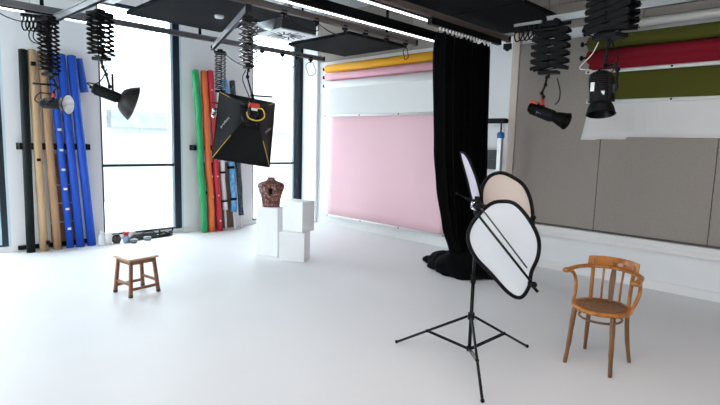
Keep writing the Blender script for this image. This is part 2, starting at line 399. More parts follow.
# festoon trolleys with flat loops of cable
def festoon(loc, u, n, step, drop, label, plate='black'):
    t = thing('cable_trolley', loc, label, 'cable trolley'); u = Vector(u).normalized(); s = Vector((-u.y, u.x, 0))
    MB().bar(-u*.02+Vector((0, 0, 0)), u*(n*step+.02), .05, .03, (0, 0, 1)).build('carrier', plate, t)
    for k in range(n):
        p = u*(k*step)
        c = MB(); c.box(p+Vector((0, 0, -.03)), (.02, .04, .05)); c.build('runner', 'blackgloss', t)
        pts = [p+Vector((0, 0, -.04)), p-u*step*.35+Vector((0, 0, -.04-drop*.55)), p+u*step*.1+Vector((0, 0, -.04-drop)), p+u*step*.95+Vector((0, 0, -.04-drop*.9)), p+u*step*1.5+Vector((0, 0, -.04-drop*.4)), p+u*step+Vector((0, 0, -.04))]
        MB().tube(smooth(pts, 6), .0075, 8).build('cable_loop', 'blackrubber', t)
    return t
festoon((1.40, 6.60, 2.875), (.42, -.12, 0), 8, .036, .12, 'row of black cable loops under the rail above the black paper roll')
festoon((1.50, 6.45, 2.80), (.42, -.1, 0), 3, .030, .07, 'short bunch of black cable loops above the lamp with the small white dish')
festoon((5.30, 2.86, 2.93), (0, -1, 0), 5, .055, .13, 'row of black cable loops beside the curtain track end', 'alu')

for k_, (dx_, rr_) in enumerate(((0, .07), (.03, .06))):
    lp = [(1.47+dx_+rr_*math.cos(a), 6.38+.02*math.sin(2*a), 2.64+rr_*1.15*math.sin(a)) for a in [PI/2+i*2*PI/20 for i in range(21)]]
    swag([(1.52, 6.36, 2.80)]+lp, ['outer ring of black cable hanging left of the hanger before the tan rolls', 'inner ring of black cable hanging left of the hanger before the tan rolls'][k_], .006)
t = thing('rail_trolley', (5.36, 2.66, 2.90), 'black trolley box joining the silver cross rail to the wide hanger by the curtain', 'rail trolley')
MB().bb((-.05, -.28, -.03), (.05, .26, .035)).build('body', 'black', t, .006)
for k in range(4):
    MB().cyl((-.06, -.24+k*.14, .03), (.06, -.24+k*.14, .03), .022, n=14).build('wheel', 'blackgloss', t)
# ------------------------------------------------------------ pantographs
def panto(loc, rz, w, L, dep, n, label, m='black', bw=.022, curl=False, top=.06):
    t = thing('pantograph_hanger', loc, label, 'pantograph', rz=rz)
    h = (L-top*2)/n; z0 = -top
    q = MB(); pins = MB()
    for sy in (-1, 1):
        y = sy*dep/2
        for i in range(n):
            za, zb = z0-i*h, z0-(i+1)*h
            q.bar((-w/2, y, za), (w/2, y, zb), bw, .006, (0, 1, 0)); q.bar((-w/2, y-sy*.008, zb), (w/2, y-sy*.008, za), bw, .006, (0, 1, 0))
    for i in range(n+1):
        for x in ((-w/2, w/2)): pins.cyl((x, -dep/2-.01, z0-i*h), (x, dep/2+.01, z0-i*h), .005, n=8)
        if i < n: 
            for sy in (-1, 1): pins.cyl((0, sy*dep/2-.014, z0-(i+.5)*h), (0, sy*dep/2+.014, z0-(i+.5)*h), .007, n=8)
    if not curl: q.add(pins.v, pins.f, True)
    q.build('scissor_arms', m, t)
    if curl:
        for i in range(n+1):
            MB().cyl((-w/2, -dep/2-.01, z0-i*h), (-w/2, dep/2+.01, z0-i*h), .006, n=8).build('pivot_pin', 'chrome', t); MB().cyl((w/2, -dep/2-.01, z0-i*h), (w/2, dep/2+.01, z0-i*h), .006, n=8).build('pivot_pin', 'chrome', t)
    b1 = MB().bb((-w*.46, -dep/2-.02, -top), (w*.46, dep/2+.02, -.03)).bb((-.04, -.035, -.03), (.04, .035, 0)); b1.build('top_bracket', 'black', t, .004)
    b2 = MB().bb((-w*.27, -dep/2-.012, -L), (w*.27, dep/2+.012, -L+top*.55)).cyl((0, 0, -L), (0, 0, -L-.04), .014); b2.build('lower_bracket', 'black', t, .004)
    cb = []
    N = 14*n
    for i in range(N+1):
        a = i*2*PI/7; cb.append((.5*w*math.cos(a)*.55, dep*.35*math.sin(a)+dep*.12, z0-(L-top)*i/N))
    MB().tube(cb, .0055 if not curl else .007, 6).build('coiled_cable', 'blackrubber', t)
    return t
PA = panto((1.56, 6.30, 2.84), .5, .15, .62, .13, 11, 'black pantograph hanger in front of the tan paper rolls', bw=.020)
PB = panto((1.85, 5.58, 2.855), .35, .22, .50, .12, 8, 'black pantograph hanger against the first window', bw=.024)
PC = panto((2.975, 4.63, 2.855), -.3, .17, .52, .11, 7, 'open pantograph hanger with shiny coils that carries the softbox', 'casing', .011, True)
PD = panto((3.79, 6.62, 2.855), .9, .16, .60, .12, 9, 'dark pantograph hanger at the far end of the slanting rail, behind the softbox', 'casing', .014)
PE = panto((5.36, 2.48, 2.89), PI/2+.12, .38, .51, .10, 5, 'wide black pantograph hanger between the curtain and the wall rolls', bw=.040)
PF = panto((4.27, 1.50, 2.92), PI/2-.35, .40, .46, .12, 6, 'wide black pantograph hanger in front of the olive and red rolls', bw=.040)

# ------------------------------------------------------------ studio lamps
def hanger_stem(t, pts, M0, m='black', r=.009):
    MB().tube(pts, r, 10).build('spigot', m, t)
def lamp(loc, ax, label, L=.24, r=.05, dish=None, stem=None, cap=None, sleeve=None, mark=None, markM=None, handle=None, up=(0, 0, 1), bodymat='black'):
    t = thing('studio_lamp', loc, label, 'studio light')
    M = axisM(ax, up)
    b_ = MB(M); b_.lathe([(0, -L/2), (r*.9, -L/2), (r, -L/2+.012), (r, L/2-.03), (r*.93, L/2-.02), (r*.93, L/2), (0, L/2)], ax=(1, 0, 0), n=24)
    b_.box((0, 0, -r*.75), (L*.8, r*1.1, r*.7)); b_.build('housing', bodymat, t)
    rg = MB(M)
    for k in range(6): rg.lathe([(r+.001, -L*.35+k*.018-.004), (r+.006, -L*.35+k*.018-.004), (r+.006, -L*.35+k*.018+.004), (r+.001, -L*.35+k*.018+.004)], ax=(1, 0, 0), n=20)
    rg.build('cooling_ribs', 'blackgloss', t)
    MB(M).lathe([(0, -L/2-.006), (r*.8, -L/2-.006), (r*.8, -L/2), (0, -L/2)], ax=(1, 0, 0), n=20).cyl((-L/2-.03, r*.4, 0), (-L/2, r*.4, 0), .012, n=8).build('back_panel', cap or 'blackgloss', t)
    if dish:
        r0, r1, D, mo, mi, curve = dish; pr = []
        for i in range(11):
            q = i/10; pr.append((r0+(r1-r0)*q**curve, L/2-.01+D*q))
        ins = [(max(a-.004, .001), z+.003) for a, z in pr[::-1]]
        ds = MB(M).lathe(pr+[(r1+.004, L/2-.01+D), (r1-.002, L/2-.01+D+.004)], ax=(1, 0, 0), n=32).build('reflector_dish', mo, t)
        MB(M).lathe([(0, L/2+.004)]+[(r0*.8, L/2+.004)]+ins[::-1][1:], ax=(1, 0, 0), n=32).build('dish_inside', mi, ds)
        if mi == 'silverbowl': MB(M).ell((L/2+.03, 0, 0), (.03, .022, .022), 12).build('glass_dome', 'diffuser', ds)
    if stem:
        j = MB()
        for st in stem: j.tube(st, .0115, 8)
        for st in stem:
            for p in st: j.ell(p, (.021, .021, .023), 10)
        j.build('swivel_arm', 'blackgloss', t)
    if sleeve: MB().cyl(sleeve[0], sleeve[1], .017, n=14).build('red_sleeve', 'redsleeve', t)['label'] = 'red clamp sleeve'
    if handle: MB().cyl(handle[0], handle[1], .011, n=10).build('handle', 'blackgloss', t)
    return t
# A
LA = lamp((1.56, 6.27, 1.925), (.66, -.75, -.04), 'black lamp with a small white bowl in front of the blue paper rolls', L=.22, r=.05,
     dish=(.045, .105, .08, 'black', 'silverbowl', .7), stem=[[(.02, .02, .28), (.06, .02, .18), (.02, 0, .12), (.01, 0, .05)]], sleeve=((.015, 0, .05), (.025, 0, .13)), handle=((-.17, .02, .20), (.05, .02, .20)))
swag([(1.56, 6.30, 2.03), (1.46, 6.33, 2.03), (1.42, 6.36, 1.96), (1.47, 6.35, 1.92)], 'short black power lead at the back of the lamp with the white bowl', .006)
# B
LB = lamp((1.89, 5.58, 2.03), (.85, -.16, -.30), 'black lamp with a large black dish in front of the first window', L=.27, r=.052,
     dish=(.05, .185, .14, 'darkbrowndish', 'silverbowl', .48), stem=[[(-.05, 0, .34), (-.03, 0, .26), (.0, 0, .19), (.03, 0, .07)]], handle=((.06, 0, .02), (.06, 0, .20)))
swag([(1.90, 5.58, 2.28), (1.86, 5.6, 2.18), (1.80, 5.6, 2.12), (1.72, 5.62, 2.12), (1.76, 5.6, 2.08)], 'short black power lead at the back of the lamp with the large dish', .006)
# D, mostly behind the softbox
LD = lamp((3.80, 6.62, 1.93), (.3, .2, -.93), 'black lamp half hidden behind the left edge of the softbox', L=.24, r=.05, dish=(.045, .09, .08, 'black', 'silverbowl', .7),
     stem=[[(0, 0, .30), (0, 0, .2), (-.02, 0, .1)], [(-.02, 0, .1), (-.10, 0, .08), (-.13, 0, .0)]], handle=((-.16, 0, .17), (.02, 0, .17)), up=(0, 1, 0))
q = MB(); q.ell((-.12, 0, .06), (.03, .03, .03), 10).ell((-.13, 0, -.02), (.03, .03, .025), 10).cyl((-.16, 0, .02), (-.08, 0, .04), .01); q.build('chrome_clamp', 'chrome', LD)
# E
LE = lamp((5.29, 2.49, 1.975), (-.05-.0, -.90, -.34), 'black spot lamp with red end cap below a red clamp sleeve', L=.31, r=.060, cap='redcap',
     dish=(.050, .088, .15, 'black', 'darkbrowndish', .8), stem=[[(.05, 0, .37), (.03, 0, .29), (.0, .02, .20)], [(.0, .02, .20), (0, 0, .16), (0, 0, .06)]], sleeve=((0, .0, .07), (0, .01, .15)))
Mt = Matrix.Translation((-.0575, -.03, -.018)) @ Matrix(((.0, .0, -1), (-.93, -.36, 0), (-.36, .93, 0))).to_4x4()
text('profoto', .045, 'whiteink', LE, Mt)
MB(axisM((-.05, -.9, -.36))).bb((-.17, -.03, .045), (-.08, .03, .075)).build('top_cap', 'redcap', LE)['label'] = 'red plastic cap'
swag([(5.35, 2.38, 2.33), (5.33, 2.33, 2.2), (5.32, 2.33, 2.1), (5.30, 2.36, 2.05)], 'thin black cable beside the red clamp sleeve', .006)
# F
LF = lamp((4.27, 1.535, 2.07), (-.20, -.15, -.95), 'black lamp with a bell dish pointing down before the olive backdrop', L=.26, r=.083,
     dish=(.080, .108, .085, 'black', 'blackgloss', .6), up=(0, 1, 0),
     stem=[[(0, -.03, .34), (.0, -.02, .26), (0, -.02, .18)], [(0, -.02, .18), (.0, -.1, .19), (0, -.115, .15), (0, -.115, .03)]])
MB().ell((0, -.105, .01), (.025, .03, .03), 12).bb((-.03, -.12, -.03), (.03, -.085, .03)).build('tilt_knob', 'blackgloss', LF)
MB().bb((-.085, .02, -.02), (-.078, .05, .05)).build('sticker', 'whiteplastic', LF)['label'] = 'small white sticker'
MB().bb((-.084, -.06, -.05), (-.078, -.03, -.02)).build('switch_panel', 'alu', LF)
swag([(4.24, 1.57, 2.44), (4.2, 1.60, 2.34), (4.18, 1.68, 2.24), (4.2, 1.60, 2.22), (4.23, 1.56, 2.20)], 'pale thin cable hanging by the downward-pointing lamp', .0035).data.materials[0] = MATS['tubewhite']
swag([(4.24, 1.47, 2.44), (4.2, 1.43, 2.36), (4.2, 1.40, 2.28), (4.24, 1.45, 2.2), (4.26, 1.5, 2.2)], 'black cable loop on the right of the downward-pointing lamp', .005)

# ------------------------------------------------------------ softbox with its lamp head
ax = Vector((math.cos(math.radians(68))*math.cos(math.radians(21)), math.sin(math.radians(68))*math.cos(math.radians(21)), -math.sin(math.radians(21))))
cen = Vector((3.035, 4.80, 1.70))           # middle of the open face
M = axisM(ax) @ Matrix.Rotation(math.radians(9), 4, 'X'); M3 = M.to_3x3()
SB = thing('softbox', cen, 'black rectangular softbox with yellow piping hung before the second window', 'softbox')
W2, H2, D, HW = .305, .385, .36, .075
def skin(u, v):  # u 0 back..1 front ; returns half extents, bulging a little
    k = u**.78
    return HW+(W2-HW)*k, HW+(H2-HW)*k, -D+D*u
N = 10; vs = []; fs = []; K = 6
off_y, off_z = .0, .0
ring = []
for i in range(N+1):
    a, c, x = skin(i/N, 0); row = []
    loop = [(-a, c), (a, c), (a, -c), (-a, -c)]
    for e in range(4):
        p, q_ = loop[e], loop[(e+1) % 4]
        for j in range(K):
            tt = j/K; sag = 1-.10*math.sin(PI*tt)*math.sin(PI*i/N)
            row.append((x, (p[0]+(q_[0]-p[0])*tt)*sag, (p[1]+(q_[1]-p[1])*tt)*sag))
    ring.append(row)
n4 = 4*K
for row in ring: vs += row
for i in range(N):
    for j in range(n4): fs.append((i*n4+j, i*n4+(j+1) % n4, (i+1)*n4+(j+1) % n4, (i+1)*n4+j))
sk = MB(M).add(vs, fs, False).build('fabric_shell', 'softbox', SB)
sd = sk.modifiers.new('s', 'SOLIDIFY'); sd.thickness = .004
for e in range(4):
    pts = [Vector(ring[i][e*K])*1.0 for i in range(N+1)]
    up_ = (3, 4, 5, 6, 7, 8, 9, 10) if e in (2, 3) else (5, 6, 7, 8, 9, 10)
    MB(M).tube([pts[i]*1.008 for i in up_], .0032, 6).build('piping', 'piping', SB)
fp = [(0, -W2, H2), (0, W2, H2), (0, W2, -H2), (0, -W2, -H2)]
MB(M).tube(fp+[fp[0]], .007, 6).build('rim', 'black', SB)
MB(M).bb((-.004, -W2+.008, -H2+.008), (.001, W2-.008, H2-.008)).build('diffusion_cloth', 'softwhite', SB)
MB(M).lathe([(.05, -D-.01), (.095, -D-.01), (.095, -D+.015), (.05, -D+.015)], ax=(1, 0, 0), n=24).build('speed_ring', 'blackgloss', SB)
for sgn in (-1, 1):
    x = -.16; nrm = Vector((-.62, sgn*.78, 0)).normalized(); a, c, xx = skin(.62, 0)
    P = Vector((xx-.004, sgn*(a*.925+.004), -.02))
    zdir = nrm; xdir = Vector((-sgn*zdir.y*-1*sgn, 0, 0))
    tang = Vector((.78, sgn*.62, 0)).normalized()*(1 if sgn < 0 else -1)
    tang = (tang*.75+Vector((0, 0, .66))).normalized(); yd = zdir.cross(tang).normalized()
    Ml = Matrix((tang, yd, zdir)).transposed().to_4x4(); Ml.translation = P+nrm*.012
    text('profoto', .046, 'greyink', SB, M @ Ml)
hb = cen+M3 @ Vector((-D-.10, 0, 0))
LC = thing('studio_lamp', hb, 'black lamp head with red top plugged into the back of the softbox', 'studio light')
q = MB(M); q.lathe([(0, -.12), (.045, -.12), (.052, -.11), (.052, .085), (0, .085)], ax=(1, 0, 0), n=24); q.box((-.02, 0, -.045), (.16, .07, .04)); q.build('housing', 'black', LC)
MB(M).bb((-.10, -.052, .03), (-.03, .052, .062)).bb((-.122, -.04, .0), (-.11, .04, .045)).build('top_cap', 'redcap', LC, .004)['label'] = 'red top cover'
MB(M).tube(smooth([(-.12, -.03, 0), (-.16, -.075, -.02), (-.14, -.10, -.09), (-.12, -.04, -.13), (-.10, .04, -.11), (-.10, .07, -.05)], 8), .006, 8).build('yellow_cable', 'piping', LC)['label'] = 'yellow cable loop'
MB(M).bb((-.124, -.03, -.03), (-.118, .03, -.005)).build('control_panel', 'whiteink', LC)
st = MB(); top = Vector((2.965, 4.63, 2.855-.56))-hb
st.tube([top, top+Vector((0, 0, -.06)), Vector((.02, .02, .14)), Vector((0, 0, .05))], .009, 8); st.bar((-.0, .0, .17), (.20, -.06, .17), .016, .016)
for p in (top+Vector((0, 0, -.05)), Vector((.02, .02, .14)), Vector((0, 0, .17))): st.ell(p, (.02, .02, .022), 10)
st.build('swivel_arm', 'black', LC)
MB().tube(smooth([top+Vector((-.02, 0, .02)), top+Vector((-.06, 0, -.08)), Vector((-.04, 0, .16)), Vector((0, .0, .05))], 6), .005, 6).build('power_lead', 'blackrubber', LC)

# ------------------------------------------------------------ paper rolls on the right wall
def wall_roll(y0, y1, z, r, m, label, sheet=None, bar=None, xo=.12, step=None, knob=True, inner=None):
    """a roll with ends y0<y1 at height z; sheet=(z bottom, material)"""
    x = XB-xo; t = thing('backdrop_roll', (x, (y0+y1)/2, z), label, 'backdrop roll'); hy = (y1-y0)/2
    MB().cyl((0, -hy, 0), (0, hy, 0), r, n=28).build('paper_roll', m, t)
    for s in (-1, 1):
        q = MB(); q.cyl((0, s*hy, 0), (0, s*(hy+.02), 0), r*.55).cyl((0, s*(hy+.02), 0), (0, s*(hy+.07), 0), .012).ell((0, s*(hy+.085), 0), (.032, .022, .032), 12)
        q.build('end_knob', 'black', t)
        MB().bb((-.01, s*(hy+.025)-.006, -.02), (xo, s*(hy+.025)+.006, .02)).build('wall_bracket', 'black', t)
    if sheet:
        zb, sm, xs = sheet; q = MB(); NY, NZ = (110 if step else 24), 14; vs = []; fs = []
        for i in range(NZ+1):
            for j in range(NY+1):
                y = -hy+.03+(2*hy-.06)*j/NY; zz = -(z-zb)*i/NZ
                if i == 0: zz = 0
                xx = xs+.004*math.sin(j*1.3+i*.5)*(i/NZ)
                if i == NZ and step: zz += step(y+(y0+y1)/2)
                if step and j == NY: y += -.05+.13*(i/NZ)**2
                vs.append((xx, y, zz))
        for i in range(NZ):
            for j in range(NY): a = i*(NY+1)+j; fs.append((a, a+1, a+NY+2, a+NY+1))
        q.add(vs, fs, True); o = q.build('hanging_sheet', sm, t); md = o.modifiers.new('s', 'SOLIDIFY'); md.thickness = .0025
        if bar:
            MB().cyl((xs, -hy+.0, zb-z), (xs, hy, zb-z), .021, n=12).build('bottom_bar', 'whitealu', t)
            for k in (-1, -.33, .33, .99): MB().cyl((xs-.024, k*hy*.985, zb-z), (xs-.018, k*hy*.985, zb-z), .012, n=10).build('bar_screw', 'black', t)
    return t
yl, yr = 7.17, 4.42
t = wall_roll(yr, yl, 2.925, .072, 'yellowpaper', 'yellow backdrop paper roll, top of the three by the corner', xo=.12)
t = wall_roll(yr, yl, 2.775, .062, 'pinkpaper2', 'pale pink backdrop paper unrolled nearly to the floor', sheet=(.195, 'pinkpaper', .055), bar=True, xo=.12)
t = wall_roll(yr, yl, 2.62, .075, 'whitepaper', 'white backdrop paper unrolled halfway over the pink sheet', sheet=(2.065, 'whitepaper', -.05), bar=True, xo=.11)
hy0, hy1 = -.25, 2.43
wall_roll(hy0, hy1, 3.0, .045, 'tubewhite', 'white paper tube, top roll of the right-hand wall, with the longest grey-white sheet', sheet=(1.71, 'greypaper', .075), xo=.12,
          step=lambda y: (.03 if y < 1.96 else 0.0) + (.0 if y < 2.3 else -.01))
wall_roll(hy0, hy1, 2.835, .078, 'olive', 'olive green backdrop roll above the red one, half unrolled', sheet=(2.155, 'olive', .045), bar=True, xo=.13)
wall_roll(hy0, hy1, 2.675, .074, 'crimson', 'dark red backdrop roll under the olive one, slightly unrolled', sheet=(2.495, 'crimson', -.045), bar=True, xo=.13)

# ------------------------------------------------------------ rolls leaning on the window wall
def rack(x0, x1, z, pegs, label):
    t = thing('roll_rack', ((x0+x1)/2, YA-.02, z), label, 'wall rack'); c = (x0+x1)/2
    MB().bb((x0-c, -.02, -.045), (x1-c, .02, .045)).build('back_bar', 'black', t)
    for p in pegs:
        MB().bb((p-c-.022, -.15, -.042), (p-c+.022, -.015, .042)).build('hook', 'black', t, .005)
    return t
rack(1.545, 2.42, 1.425, (1.575, 1.71, 1.84, 1.97, 2.10, 2.235, 2.39), 'black wall rack bar holding the tan and blue paper rolls')
rack(4.0, 4.98, 1.43, (4.02, 4.175, 4.275, 4.385, 4.52, 4.66, 4.90), 'black wall rack bar holding the green, orange and red rolls')
def lean(xb, xt, yb, yt, L, r, m, label, crumple=0, core=None, name='paper_roll'):
    t = thing(name, (xb, yb, 0), label, 'paper roll')
    d = Vector((xt-xb, yt-yb, L)); N = 14 if crumple else 1; pts = []; rs = []
    z0 = core[0] if core else 0
    for i in range(N+1):
        q = i/N; q = z0+(1-z0)*q; w = crumple
        pts.append(d*q+Vector((random.uniform(-w, w), random.uniform(-w, w)*.5, 0)))
        rs.append(r*(1+random.uniform(-3, 3)*w/r*.12))
    MB().tube(pts, rs, 18).build('roll_body', m, t)
    if core:
        MB().cyl((0, 0, 0), d*z0, r*.5).build('core_tube', core[1], t)
    MB().cyl(d, d*1.004, r*.55).build('core_end', core[1] if core and core[1] != 'pb_white' else 'cardboard', t)
    return t, d
ya, yb_ = 7.83, 7.90
t1, _ = lean(1.615, 1.655, ya, yb_, 2.68, .052, 'pb_black', 'black paper roll, leftmost in the left rack')
t2, _ = lean(1.77, 1.755, ya, yb_, 2.69, .052, 'pb_tan', 'pale tan paper roll next to the black one')
MB().bb((-.045, -.062, 1.23), (-.0, -.05, 1.27)).build('tape', 'black', t2)
MB().bb((-.05, -.055, 2.48), (-.0, .0, 2.53)).build('tape', 'black', t2)
MB().bb((.02, -.06, .09), (.058, -.03, .14)).build('tape', 'black', t2)
t3, _ = lean(1.935, 1.865, ya, yb_, 2.69, .050, 'pb_brown', 'brown kraft paper roll between the pale tan roll and the blue ones')
t4, d = lean(2.095, 1.975, ya, yb_, 2.69, .046, 'pb_blue', 'blue paper roll with a column of small white labels')
for z in (.28, .56, .84, 1.11, 1.38, 1.66):
    p = d*(z/2.69); MB().box(p+Vector((0, -.046, 0)), (.045, .006, .03)).build('sticker', 'label', t4)
t5, _ = lean(2.225, 2.095, ya, yb_, 2.68, .055, 'pb_blue', 'plain blue paper roll in the middle of the three blue ones')
t6, _ = lean(2.375, 2.225, ya, yb_, 2.68, .058, 'pb_blue', 'blue paper roll furthest right in the left rack')
q = MB(); q.tube([Vector((2.395, 7.955, 2.20)), Vector((2.325, 7.955, 2.66))], [.06, .06], 16, flat=.9)
tag(q.build('blue_paper_offcut', 'pb_blue2', loc=(2.37, 7.95, 2.22)), 'short dark blue paper roll fixed high beside the right blue roll', 'paper roll')
q = MB(); q.bb((1.90, 7.985, .0), (2.24, 8.0, 1.32)); tag(q.build('cardboard_sheet', 'cardboard', loc=(2.07, 7.99, .1)), 'brown cardboard sheet standing behind the first blue roll', 'cardboard')
q = MB(); [q.bb((1.899, 7.979, z), (2.241, 7.986, z+.012)) for z in (.35, .62, .88)]
o = q.build('tape_strip', 'label', bpy.data.objects['cardboard_sheet']); o.location = (-2.07, -7.99, -.1)
q = MB(); q.bb((1.50, 7.96, .02), (2.46, 8.005, .075)); tag(q.build('floor_stop', 'black', loc=(1.98, 7.98, .02)), 'black floor stop bar behind the feet of the left rolls', 'floor bar')

l = [(4.145, 4.07, .056, 'pb_green', 'crumpled green roll, leftmost in the right rack', .014, None, 2.70),
     (4.285, 4.205, .054, 'pb_orange', 'orange roll between the green and the red ones', .010, None, 2.70),
     (4.435, 4.325, .052, 'pb_red', 'red roll with small white stickers beside the orange one', .008, None, 2.72),
     (4.555, 4.445, .043, 'pb_white', 'thin white roll behind the left side of the softbox', .010, (.13, 'pb_white'), 2.74),
     (4.74, 4.60, .050, 'pb_cyan', 'crinkled light blue film roll behind the softbox', .016, (.12, 'pb_white'), 2.60),
     (4.875, 4.76, .046, 'pb_dark', 'dark patterned roll, rightmost in the right rack', .014, (.09, 'pb_white'), 2.60)]
for xb, xt, r, m_, lb, cr_, core, L in l:
    t, d = lean(xb, xt, 7.80, 7.90, L, r, m_, lb, cr_, core)
    if m_ == 'pb_red':
        for z in (.18, .62, .95, 1.25, 1.6, 2.0, 2.4): MB().box(d*(z/L)+Vector((-.01, -.056, 0)), (.022, .006, .025)).build('sticker', 'label', t)
    if m_ == 'pb_orange':
        for z in (.6, .95): MB().box(d*(z/L)+Vector((.035, -.04, 0)), (.015, .01, .03)).build('sticker', 'label', t)
    if m_ == 'pb_white':
        for z in (.5, 1.0): MB().tube([d*(z/L)*.995, d*((z+.03)/L)], r+.012, 14).build('strap', 'black', t)
    if m_ == 'pb_cyan':
        for z in (.52, 1.08): MB().tube([d*(z/L)*.995, d*((z+.04)/L)], r+.014, 14).build('strap', 'black', t)
    if m_ == 'pb_green': MB().box(d*(.68/L)+Vector((.045, -.04, 0)), (.03, .03, .05)).build('clip', 'black', t)
q = MB(); q.bb((4.20, 7.985, .0), (4.86, 8.005, 1.18)); tag(q.build('brown_board', 'darkwood', loc=(4.53, 7.99, .0)), 'dark brown board standing behind the right-hand rolls', 'board')

# ------------------------------------------------------------ curtain
CT = thing('stage_curtain', (5.2, 3.42, 0), 'tall black velvet curtain gathered at one end of its track', 'curtain')
def ipl(tab, z):
    for (z1, v1), (z2, v2) in zip(tab, tab[1:]):
        if z1 >= z >= z2: k = (z1-z)/(z1-z2); k = k*k*(3-2*k)*.5+k*.5; return v1+(v2-v1)*k
    return tab[-1][1] if z < tab[-1][0] else tab[0][1]
Lx = [(2.83, 4.62), (2.6, 4.60), (1.5, 4.69), (1.12, 4.76), (.6, 4.92), (.32, 5.08), (.1, 5.2)]
Rx = [(2.83, 5.68), (1.9, 5.73), (1.2, 5.78), (.6, 5.72), (.3, 5.66), (.1, 5.62)]
NU, NV = 150, 40; vs = []; fs = []
for i in range(NV+1):
    z = 2.83-(2.83-.06)*i/NV; a, b_ = ipl(Lx, z), ipl(Rx, z)
    for j in range(NU+1):
        u = j/NU; ph = u*2*PI*11+.5*math.sin(3*u*PI+z*.8)
        amp = (.05+.03*math.sin(u*17))*(1-.25*i/NV)
        x = a+(b_-a)*u+.018*math.sin(2*ph); y = amp*math.sin(ph)
        if i == 0: y *= .6
        zz = z+(.012*math.cos(ph) if i == 0 else 0)
        vs.append((x-5.2, y, zz))
for i in range(NV):
    for j in range(NU): k = i*(NU+1)+j; fs.append((k, k+1, k+NU+2, k+NU+1))
o = MB().add(vs, fs, True).build('drape', 'velvet', CT); md = o.modifiers.new('s', 'SOLIDIFY'); md.thickness = .006
# puddled hem
def blob(c, r, seed, amp=.16):
    rnd = random.Random(seed); ph = [(rnd.uniform(0, 6), rnd.uniform(2, 5)) for _ in range(6)]
    q = MB(); n = 40; m_ = 20; vs = []; fs = []
    for i in range(m_+1):
        t = PI*i/m_
        for k in range(n):
            a = 2*PI*k/n
            g = 1+amp*(.5*math.sin(ph[0][1]*a+ph[0][0]+3*t)+.4*math.sin(7*a+ph[1][0]-4*t)+.35*math.sin(11*a+5*t+ph[2][0]))
            z = c[2]+r[2]*math.cos(t)*(1+amp*.6*math.sin(5*a+ph[3][0]))
            vs.append((c[0]+r[0]*math.sin(t)*math.cos(a)*g, c[1]+r[1]*math.sin(t)*math.sin(a)*g, max(z, .004)))
    for i in range(m_):
        for k in range(n): fs.append((i*n+k, (i+1)*n+k, (i+1)*n+(k+1) % n, i*n+(k+1) % n))
    return q.add(vs, fs, True)
q = blob((.14, -.04, .06), (.37, .38, .25), 3, .10); q2 = blob((.12, .24, .06), (.20, .26, .17), 5, .10)
q.add(q2.v, q2.f, True)
q3 = blob((.19, .53, .05), (.08, .13, .06), 9, .06); q.add(q3.v, q3.f, True)
q4 = blob((.30, -.38, .04), (.26, .17, .08), 12, .10); q.add(q4.v, q4.f, True)
q.build('puddled_hem', 'velvet', CT)
TK = thing('curtain_track', (5.2, 3.42, 2.875), 'black curtain track with white gliders under the brownish rail', 'curtain track')
MB().bb((-.75, -.03, .0), (.72, .03, .07)).build('track', 'black', TK)
for k in range(18): MB().bb((-.57+k*.062, -.012, -.035), (-.555+k*.062, .004, .002)).build('glider', 'whiteplastic', TK)

# ------------------------------------------------------------ things behind the curtain by the wall
CS = thing('column_stand', (6.18, 3.47, 0), 'silver column stand with black arm and blue knob behind the curtain', 'stand')
MB().bb((-.03, -.03, .02), (.03, .03, 1.72)).build('column', 'alu', CS, .005)
MB().cyl((0, 0, 1.72), (0, 0, 1.93), .011).build('inner_tube', 'black', CS)
MB().lathe([(0, 1.70), (.045, 1.70), (.05, 1.72), (.05, 1.765), (.03, 1.785), (0, 1.785)]).build('locking_collar', 'bluecap', CS)['label'] = 'blue locking knob'
MB().bb((-.05, -.07, 1.90), (.04, .32, 1.965)).cyl((0, -.09, 1.93), (0, -.05, 1.93), .03).build('arm', 'black', CS, .006)
MB().bb((-.25, -.04, 0), (.2, .04, .04)).bb((-.04, -.25, 0), (.04, .25, .04)).build('foot', 'black', CS, .006)
q = MB(); q.bb((6.30, 3.55, .95), (6.40, 3.95, 1.52)); 
DB = thing('wall_cabinet', (6.37, 3.78, 1.27), 'dark grey box fixed to the wall beside the curtain', 'wall box')
MB().bb((-.05, -.21, 0), (.05, .2, .27)).build('body', 'greydoor', DB, .006); MB().bb((-.055, -.20, .13), (-.05, .19, .138)).build('door_gap', 'gap', DB)
tag(MB().bb((6.395, 3.56, 1.58), (6.42, 3.98, 1.86)).build('paper_notice', 'whitepaper', loc=(6.4, 3.8, 1.58)), 'blank white board on the wall above the dark grey box', 'board')

